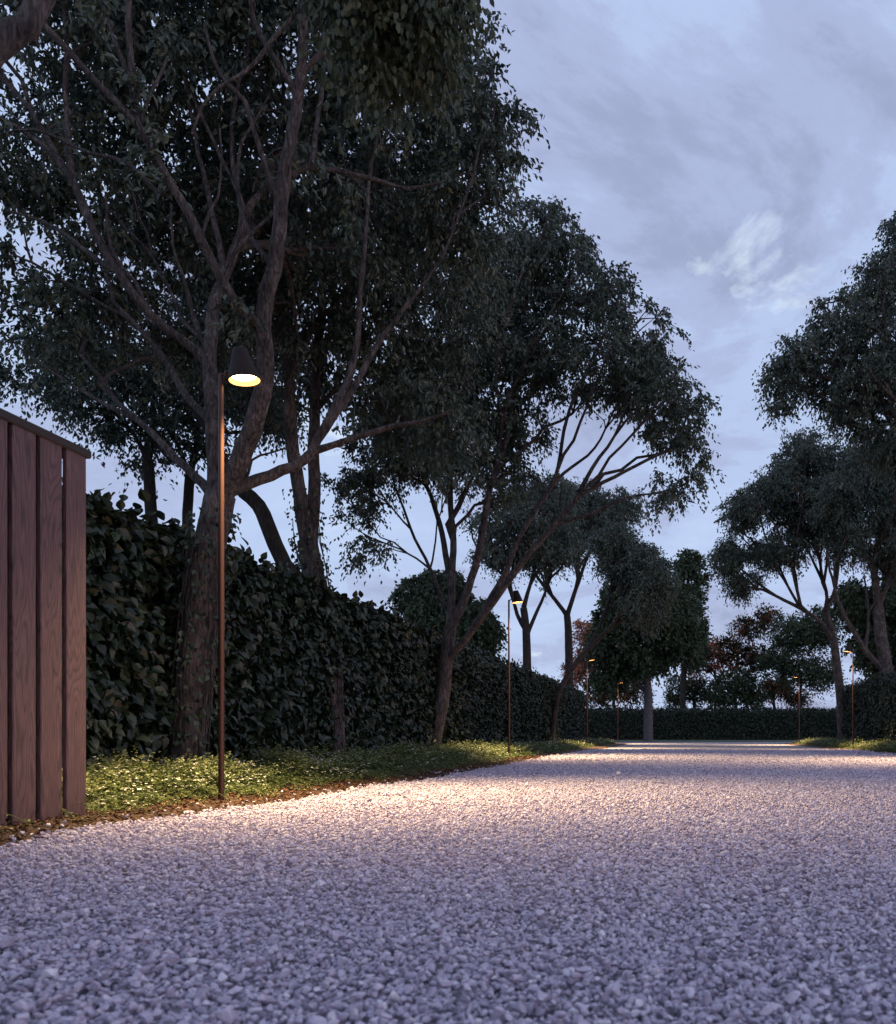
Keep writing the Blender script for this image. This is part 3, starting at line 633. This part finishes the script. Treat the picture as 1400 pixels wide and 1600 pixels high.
far_tree('tallest tree on the right, its high crown cut off by the edge of the picture', (1585, gy(19.5), 19.5),
  [([(1585,gy(19.5),19.5),(1580,1000,19.5),(1560,880,19.5),(1545,800,19.5)], .24, .18), ([(1550,820,19.5),(1470,720,19.3),(1400,650,19.1),(1320,600,19),(1240,580,18.9)], .12, .03), ([(1545,805,19.5),(1500,660,19.5),(1450,540,19.5),(1400,430,19.5)], .13, .04), ([(1545,800,19.5),(1570,640,20),(1560,480,20)], .13, .05), ([(1470,720,19.3),(1380,690,19.2),(1310,640,19.1)], .05, .02)],
  [(1250,570,50,40,18.9,1.4),(1218,615,24,28,18.8,.9),(1310,520,50,42,19,1.6),(1370,460,42,48,19.3,1.5),(1396,375,24,40,19.5,1.2),(1450,400,60,90,19.6,2),(1420,560,80,60,19.4,2),(1340,620,60,50,19.2,1.6),(1500,560,80,90,20,2.2),(1400,690,60,40,19.4,1.5)],
  1200, 5, 9, .42, .09, .045, .011, TREES_R, wpl=.25, prim=36)
far_tree('dark broad leaved tree behind the right hedge, filling the right edge of the picture', (1420, gy(42), 42),
  [([(1420,gy(42),42),(1418,1060,42),(1412,1000,42)], .25, .2)],
  [(1400,960,50,50,42,2.6),(1360,1000,32,36,42,2),(1430,900,50,50,42,2.6),(1335,940,30,30,42,2),(1405,1030,50,30,42,2.2)], 480, 7, 9, .6, .2, .13, .014, leaf='leaf_broad', bark='bark_dark', droop=.3)

# ---------------------------------------------------------------- ivy on the two nearest trunks
def ivy(label, pts, n, spread, root_z):
    t = Tree(); Pp = np.array([P(*p) for p in pts]); k = rng.uniform(0, len(Pp) - 1.001, n); i = k.astype(int); f = (k - i)[:, None]
    c = Pp[i] * (1 - f) + Pp[i + 1] * f; a = rng.uniform(0, 2 * math.pi, n); rr = spread + np.abs(rng.normal(0, .03, n))
    d = np.stack([np.cos(a), np.sin(a), np.zeros(n)], 1); pos = c + d * rr[:, None]
    ld = nrm(np.array([0, 0, -1.]) + d * .5 + rng.normal(0, .4, (n, 3))); no = d + rng.normal(0, .4, (n, 3))
    V, T, Q, kk = leaf_full(pos, ld, no, rng.uniform(.035, .065, n), rng.uniform(.03, .05, n))
    root = empty('ivy', (*Pp[0][:2], 0), label, 'ivy')
    mesh_obj('leaves', V, [T, Q], M['hedge'], root, rnd=np.repeat(rng.uniform(.2, 1, n), kk), origin=(*Pp[0][:2], 0))
    mb = MB()
    for _ in range(26):
        a0 = rng.uniform(0, 6.28); tw = rng.uniform(-1.5, 1.5); top = rng.uniform(.5, 1); q = np.linspace(0, top, 26); kx = q * (len(Pp) - 1.001); i = kx.astype(int); f = (kx - i)[:, None]
        c = Pp[i] * (1 - f) + Pp[i + 1] * f; aa = a0 + tw * q + rng.normal(0, .06, 26); mb.tube(c + np.stack([np.cos(aa), np.sin(aa), aa * 0], 1) * (spread - .008), np.full(26, .005), 4)
    mb.build('stems', M['bark'], root, origin=(*Pp[0][:2], 0), smooth=True)
ivy('ivy stems and leaves climbing the foot of the forked tree by the nearest lamp', [(289,1225,7.64),(291,1190,7.64),(300,1080,7.64),(312,960,7.64),(326,865,7.66),(335,800,7.7)], 750, .165, 0)
ivy('ivy climbing the V trunked tree above the hedge', [(520,1195,11.2),(514,1040,11.2),(502,960,11.2),(491,900,11.2),(480,845,11.2),(474,760,11.15)], 620, .165, 0)

# ---------------------------------------------------------------- hedges
def hedge(name, label, x_front, x_back, y0, y1, H, side, dens, L_, axis='y', far_scale=True):
    """side +1: the face towards +x is the front; axis 'x' turns the hedge across the drive"""
    root_loc = ((x_front + x_back) / 2, (y0 + y1) / 2, 0) if axis == 'y' else ((y0 + y1) / 2, (x_front + x_back) / 2, 0)
    root = empty(name, root_loc, label, 'hedge'); W_ = abs(x_front - x_back)
    n = int((y1 - y0) * dens * (H + W_ + .3)); 
    # near end denser
    y = y0 + (y1 - y0) * rng.uniform(size=n) ** (1.35 if far_scale else 1.0)
    q = rng.uniform(0, H + W_ + .25, n); f = q < H; tp = (q >= H) & (q < H + W_); bk = q >= H + W_
    z = np.where(f, q, np.where(tp, H, rng.uniform(H * .6, H, n))); dx = np.where(f, 0, np.where(tp, q - H, W_))
    und = .06 * bump2(y, z, 2.4, .7) + .035 * bump2(y, z, 7, 2.1); topn = .06 * bump2(y, dx, 1.7, 1.1) + .04 * bump2(y, dx, 6, .3)
    dep = np.abs(rng.normal(0, .12, n)) - .03
    corner = np.clip((z - (H - .18)) / .18, 0, 1) * f
    nx = np.where(f, 1 - .5 * corner, np.where(tp, 0, -1)); nz = np.where(f, .15 + .7 * corner, np.where(tp, 1, .3))
    dx = dx + np.where(f, -und - .03 + dep + .10 * corner ** 2, 0); z = z + np.where(tp, topn - dep + .02, 0)
    shoot = tp & (rng.uniform(size=n) < .05); z = z + np.where(shoot, rng.uniform(.04, .16, n), 0); z = np.maximum(z, .05)
    X = x_front - side * dx; pos = np.stack([X, y, z], 1); nor = np.stack([nx * side, np.zeros(n), nz], 1) + rng.normal(0, .5, (n, 3)) + np.array([0, 0, .25])
    ld = np.stack([.55 * side * nx + rng.normal(0, .3, n), rng.normal(0, .85, n), np.where(f | bk, -.65, -.1) + rng.normal(0, .5, n)], 1)
    ld = np.where(shoot[:, None], np.stack([rng.normal(0, .4, n), rng.normal(0, .5, n), np.full(n, .9)], 1), ld)
    ld = nrm(ld); nor = nor - ld * np.einsum('ij,ij->i', nor, ld)[:, None]
    s = rng.uniform(.65, 1.15, n) * L_; r = np.clip(rng.normal(.45, .22, n), 0, 1)
    if axis == 'x':
        sw = lambda A: np.stack([A[:, 1], A[:, 0], A[:, 2]], 1); pos, ld, nor = sw(pos), sw(ld), sw(nor)
    near = pos[:, 1] < 16
    a = near
    V1, T1_, Q1, k = leaf_full(pos[a], ld[a], nor[a], s[a], s[a] * .70) if a.any() else (np.zeros((0, 3)), np.zeros((0, 3), int), np.zeros((0, 4), int), 14)
    V2, T2_ = leaf_diamond(pos[~a], ld[~a], nor[~a], s[~a], s[~a] * .62)
    mesh_obj('foliage', np.concatenate([V1, V2]), [np.concatenate([T1_, T2_ + len(V1)]), Q1], M['hedge'], root, rnd=np.concatenate([np.repeat(r[a], k), np.repeat(r[~a], 4)]), origin=root_loc)
    # solid backing core inside, its leaf colour darkened to give inner shade
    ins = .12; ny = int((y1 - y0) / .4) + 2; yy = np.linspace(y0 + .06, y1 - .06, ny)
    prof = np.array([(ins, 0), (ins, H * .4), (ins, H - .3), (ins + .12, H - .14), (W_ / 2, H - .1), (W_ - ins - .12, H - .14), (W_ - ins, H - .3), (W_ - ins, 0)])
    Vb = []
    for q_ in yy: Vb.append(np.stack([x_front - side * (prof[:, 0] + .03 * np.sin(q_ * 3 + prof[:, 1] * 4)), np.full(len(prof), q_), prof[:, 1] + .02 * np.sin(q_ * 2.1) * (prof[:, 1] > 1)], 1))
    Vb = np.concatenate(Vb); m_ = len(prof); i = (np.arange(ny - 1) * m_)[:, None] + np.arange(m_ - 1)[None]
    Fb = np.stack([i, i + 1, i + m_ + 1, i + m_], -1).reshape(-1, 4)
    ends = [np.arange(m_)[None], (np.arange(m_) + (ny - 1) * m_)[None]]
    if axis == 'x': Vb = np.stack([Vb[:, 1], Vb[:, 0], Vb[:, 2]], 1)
    mesh_obj('dark_core', Vb, [Fb] + ends, M['hedge_core'], root, origin=root_loc)
    # end faces
    return root
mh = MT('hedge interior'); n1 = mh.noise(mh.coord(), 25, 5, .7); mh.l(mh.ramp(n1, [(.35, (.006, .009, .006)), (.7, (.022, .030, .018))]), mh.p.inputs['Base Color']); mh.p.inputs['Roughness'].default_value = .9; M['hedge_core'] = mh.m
hedge('hedge', 'long large leaved dark hedge running down the left side of the drive', -4.4, -5.5, 3.6, 39.5, 2.22, 1, 680, .118)
hedge('hedge', 'dark hedge on the right side of the drive, behind the right hand lamps', 6.05, 7.2, 12, 35, 2.24, -1, 430, .115, far_scale=False)
hedge('hedge', 'low straight hedge closing the far end of the drive', 68, 69.2, -30, 26, 2.32, -1, 150, .19, axis='x', far_scale=False)
def hedge_end(parent_lab, xs, y, H, facing):
    pass

# ---------------------------------------------------------------- ground cover
def cover_h(x, y, side):
    e = (edge_l(y) - .54) if side < 0 else (edge_r(y) + .38); dd = (e - x) if side < 0 else (x - e)
    return .23 * np.clip(dd / .35 + .2, 0, 1) * (.62 + .36 * bump2(x, y, 3.1, .9) + .30 * bump2(x, y, 8.7, 2.9)) + .02
LV, LF, LR, nb = [], [], [], 0; FV, FFs, fb = [], [], 0; SV = MB()
for side, (xa, xb), (ya, yb) in ((-1, (-4.65, -2.95), (3.0, 41)), (1, (4.85, 6.3), (11, 41))):
    for y0, y1, dens, sz in ((ya, 9, 8000, .028), (9, 18, 4000, .036), (18, yb, 2000, .042)):
        y0 = max(y0, ya)
        if y1 <= y0: continue
        n = int((y1 - y0) * abs(xb - xa) * dens); x = rng.uniform(xa, xb, n); y = rng.uniform(y0, y1, n)
        h = cover_h(x, y, side); e = (edge_l(y) - .50 - .12 * bump2(x, y, 4, 2)) if side < 0 else (edge_r(y) + .15)
        ins = (e - x) if side < 0 else (x - e); clump = bump2(x, y, 11, .2) * .5 + .5
        k = (ins > 0) & (rng.uniform(size=n) < .35 + .65 * clump + (ins > .5) * .2); x, y, h = x[k], y[k], h[k]; n = len(x)
        z = soil_z(x, y, side) + h * (.35 + .65 * rng.uniform(size=n) ** .6) * (.45 + .55 * clump[k]); pos = np.stack([x, y, z], 1)
        ld = nrm(rng.normal(0, 1, (n, 3)) * np.array([1, 1, .35]) + np.array([0, 0, .15])); no = rng.normal(0, .5, (n, 3)) + np.array([0, 0, 1.])
        V, F = leaf_diamond(pos, ld, no, sz * rng.uniform(.7, 1.3, n), sz * .62, .1); LV.append(V); LF.append(F + nb); nb += len(V)
        LR.append(np.repeat(np.clip(rng.normal(.45, .22, n), 0, 1), 4))
        # white flowers
        nf = int(n * (.07 if y1 <= 9 else .03)); i = rng.choice(n, nf); pf = pos[i] + np.array([0, 0, 1]) * (rng.uniform(.01, .035, nf))[:, None]
        pf[:, 2] += rng.uniform(0, .09, nf); patch = bump2(pf[:, 0], pf[:, 1], 2.2, 1.9) > -.15 + rng.normal(0, .25, nf); pf = pf[patch]; nf = len(pf); ss = rng.uniform(.0055, .0105, nf) * (1 if y1 <= 9 else (1.3 if y1 <= 18 else 1.8))
        for pet in range(4):
            a = rng.uniform(0, 1, nf) + pet * math.pi / 2; ld = nrm(np.stack([np.cos(a), np.sin(a), np.full(nf, .35)], 1) + rng.normal(0, .15, (nf, 3)))
            V, F = leaf_diamond(pf, ld, np.tile([0, 0, 1.], (nf, 1)) + rng.normal(0, .2, (nf, 3)), ss * 1.5, ss * 1.3, .1); FV.append(V); FFs.append(F + fb); fb += len(V)
    # trailing stems over the soil
    if side < 0:
        for _ in range(260):
            y0 = rng.uniform(3.2, 15); x0 = edge_l(y0) - rng.uniform(.42, .62); a = rng.uniform(-.9, .9); Ls = rng.uniform(.1, .32); q = np.linspace(0, 1, 7)
            xx = x0 + Ls * q * math.cos(a); yy = y0 + Ls * q * math.sin(a) + .03 * np.sin(q * 5); zz_ = soil_z(xx, yy, -1) + .01 + .07 * (1 - q) ** 2 + .012 * np.sin(q * 6)
            SV.tube(np.stack([xx, yy, zz_], 1), np.full(7, .0022), 3)
            n = 12; qi = rng.uniform(.1, 1, n); pos = np.stack([x0 + Ls * qi * math.cos(a), y0 + Ls * qi * math.sin(a) + .03 * np.sin(qi * 5), soil_z(x0 + Ls * qi, y0 + 0 * qi, -1) + .018 + .07 * (1 - qi) ** 2], 1)
            ld = nrm(rng.normal(0, 1, (n, 3)) * np.array([1, 1, .3]) + np.array([0, 0, .2])); V, F = leaf_diamond(pos, ld, rng.normal(0, .4, (n, 3)) + np.array([0, 0, 1.]), .018, .011, .1)
            LV.append(V); LF.append(F + nb); nb += len(V); LR.append(np.repeat(rng.uniform(.4, 1, n), 4))
for side, y0_, y1_, ns in ((-1, 3.2, 9, 2600), (-1, 9, 20, 2600), (1, 18, 38, 1500)):
    y = rng.uniform(y0_, y1_, ns); big = 1.0 if y1_ <= 9 else (1.2 if y1_ <= 20 else 1.6)
    x = (edge_l(y) - .66 - rng.uniform(0, 1.15, ns)) if side < 0 else (edge_r(y) + .3 + rng.uniform(0, 1.1, ns))
    keep = bump2(x, y, 4.3, .6) > -.25 + rng.normal(0, .15, ns); x, y = x[keep], y[keep]; ns = len(x)
    hh = cover_h(x, y, side) * .5; H_ = rng.uniform(.08, .21, ns) * (.7 + .5 * (bump2(x, y, 3.1, .9) + .5)); a = rng.uniform(0, 6.28, ns); le = rng.uniform(.02, .14, ns); nl = 12
    q = np.tile(np.linspace(.15, 1, nl), ns); X_, Y_, A_, LE_, HH, hb = [np.repeat(v_, nl) for v_ in (x, y, a, le, H_, hh)]
    pos = np.stack([X_ + LE_ * q ** 1.5 * np.cos(A_), Y_ + LE_ * q ** 1.5 * np.sin(A_), soil_z(X_, Y_, side) + hb + HH * (q - .28 * q ** 3)], 1)
    az = np.tile(np.arange(nl) * 2.4, ns) + A_; ld = nrm(np.stack([np.cos(az), np.sin(az), .25 + rng.normal(0, .3, len(az))], 1))
    V, F = leaf_diamond(pos, ld, np.tile([0, 0, 1.], (len(az), 1)) + rng.normal(0, .3, (len(az), 3)), rng.uniform(.020, .034, len(az)) * big * (1.25 - .5 * q), .017 * big, .12)
    LV.append(V); LF.append(F + nb); nb += len(V); LR.append(np.repeat(np.clip(.35 + .5 * q + rng.normal(0, .12, len(q)), 0, 1), 4))
o = mesh_obj('ground_cover', np.concatenate(LV), np.concatenate(LF), M['cover'], rnd=np.concatenate(LR)); tag(o, kind='stuff'); o['label'] = 'low green ground cover growing along the hedges'
o = mesh_obj('white_flowers', np.concatenate(FV), np.concatenate(FFs), M['petal']); tag(o, kind='stuff'); o['label'] = 'tiny white flowers dotted over the ground cover'
o = SV.build('trailing_stems', M['cover'], smooth=True, rnd=np.full(SV.n, .5)); tag(o, kind='stuff'); o['label'] = 'thin green stems trailing over the soil edge'
# mulch chips
n = 14000; y = 2.6 + 15 * rng.uniform(size=n) ** 1.4; x = edge_l(y) - rng.uniform(-.01, .6, n) ; z = soil_z(x, y, -1) + rng.uniform(0, .018, n)
ld = nrm(rng.normal(0, 1, (n, 3)) * np.array([1, 1, .35])); V, F = leaf_diamond(np.stack([x, y, z], 1), ld, rng.normal(0, .5, (n, 3)) + np.array([0, 0, 1.]), rng.uniform(.012, .045, n), rng.uniform(.006, .016, n), .3)
o = mesh_obj('bark_mulch', V, F, M['mulch'], rnd=np.repeat(rng.uniform(0, 1, n), 4)); tag(o, kind='stuff'); o['label'] = 'brown bark mulch along the edge of the gravel'

# ---------------------------------------------------------------- wooden fence
FX = -3.30; fence = empty('wooden_fence', (FX, 4.94, 0), 'tall red brown fence of upright wooden boards with a dark cap rail', 'fence')
def board(y0, y1, xf, z0=.03, z1=2.0, th=.022):
    c = .004; prof = [(xf - th, y0), (xf - c, y0), (xf, y0 + c), (xf, y1 - c), (xf - c, y1), (xf - th, y1)]
    mb = MB(); mb.prism_z([(a - FX, b - 4.94) for a, b in prof], z0, z1); o = mb.build('board', M['board'], fence)
    return o
k = 0; y1 = 4.941
while y1 > -2.4:
    board(y1 - .157, y1, FX); board(y1 - .157 - .034 - .075, y1 - .157 + .060, FX - .095, th=.024) if k < 60 else None
    y1 -= .191; k += 1
mb = MB(); b = .008; x0, x1, z0, z1 = -.20, .014, 2.0, 2.047
pr = [(x0, z0), (x1 - b, z0), (x1, z0 + b), (x1, z1 - b), (x1 - b, z1), (x0 + b, z1), (x0, z1 - b)]
n_ = len(pr); ya, yb = -2.6 - 4.94, 4.962 - 4.94
V = [(x, ya, z) for x, z in pr] + [(x, yb, z) for x, z in pr]; i = np.arange(n_); j = (i + 1) % n_
mesh_obj('cap_rail', V, [np.stack([i, i + n_, j + n_, j], 1), i[None], (i + n_)[None, ::-1]], M['rail'], fence)
for yy in (4.88, 2.9, .9, -1.1):
    mb = MB(); mb.box((-.150 - .06, yy - 4.94 - .03, -.05), (-.1495, yy - 4.94 + .03, 1.998)); mb.build('post', M['rail'], fence)

# ---------------------------------------------------------------- lamps
TILT = R(9)
def make_lamp(loc, s, label, group):
    """s = +1: head hangs towards +x"""
    root = empty('street_lamp', loc, label, 'street lamp', group)
    mb = MB(); mb.lathe([(.0185, -.05), (.0185, 1.2), (.0165, 2.86), (.0165, 2.9), (.010, 2.912), (.0001, 2.914)], 20); mb.build('pole', M['metal'], root, smooth=True)
    mb = MB(); q = np.linspace(0, 1, 8); mb.tube(np.stack([s * (.0 + .085 * q), 0 * q, 2.885 + .05 * np.sin(q * math.pi / 2)], 1), np.full(8, .009), 10); mb.build('arm', M['metal'], root, smooth=True)
    c = np.array([s * .158, 0, 2.86])
    def Mx(V):   # tilt so that the drive side is up
        a = TILT; V = V * .93; x = V[:, 0] * s; z = V[:, 2]; X = (x * math.cos(a) - z * math.sin(a)) * s; Z = x * math.sin(a) + z * math.cos(a)
        return np.stack([X, V[:, 1], Z], 1) + c
    mb = MB(); mb.lathe([(.104, .004), (.107, 0), (.108, .004), (.104, .03), (.080, .12), (.060, .19), (.052, .222), (.046, .234), (.0001, .238)], 40, Mx)
    sh = mb.build('lamp_shade', M['shade'], root, smooth=True)
    mb = MB(); mb.lathe([(.1039, .0045), (.098, .04), (.0885, .046)], 40, Mx); mb.build('reflector', M['inside'], sh, smooth=True)
    mb = MB(); mb.lathe([(.0001, .024), (.05, .026), (.078, .032), (.088, .045)], 40, Mx); mb.build('lamp_glass', M['glow'], sh, smooth=True)
    l = bpy.data.lights.new('lamp_light', 'SPOT'); l.energy = LAMP_W; l.color = (1.0, .72, .35); l.spot_size = R(110); l.spot_blend = 1.0; l.shadow_soft_size = .05
    lo = bpy.data.objects.new('lamp_light', l); COL.objects.link(lo); lo.parent = root
    lo.location = (c[0] + s * .03, 0, c[2] - .03); lo.rotation_euler = (0, R(20) * s * -1.0, 0)
    return root
LAMP_W = 2250
LG, RG = 'slim lamps along the left side of the drive', 'slim lamps along the right side of the drive'
make_lamp((-3.13, 6.05, 0), 1, 'nearest slim lamp with a brightly lit cone shade, beside the wooden fence', LG)
make_lamp((-3.20, 16.3, 0), 1, 'slim lamp under the wide spreading tree, second from the wooden fence', LG)
make_lamp((-3.19, 29.2, 0), 1, 'slim lamp near the far end of the left hedge, before the leaning tree', LG)
make_lamp((-3.16, 42.3, 0), 1, 'farthest slim lamp on the left, in front of the broad crowned tree', LG)
make_lamp((4.90, 26.1, 0), -1, 'slim lamp with a glowing red pole in front of the right hedge', RG)
make_lamp((4.87, 38.1, 0), -1, 'farthest slim lamp on the right, before the dense dark green tree', RG)
make_lamp((4.90, 14.1, 0), -1, 'slim lamp on the right just outside the picture, lighting the gravel', RG)
print('DONE objects', len(bpy.data.objects))
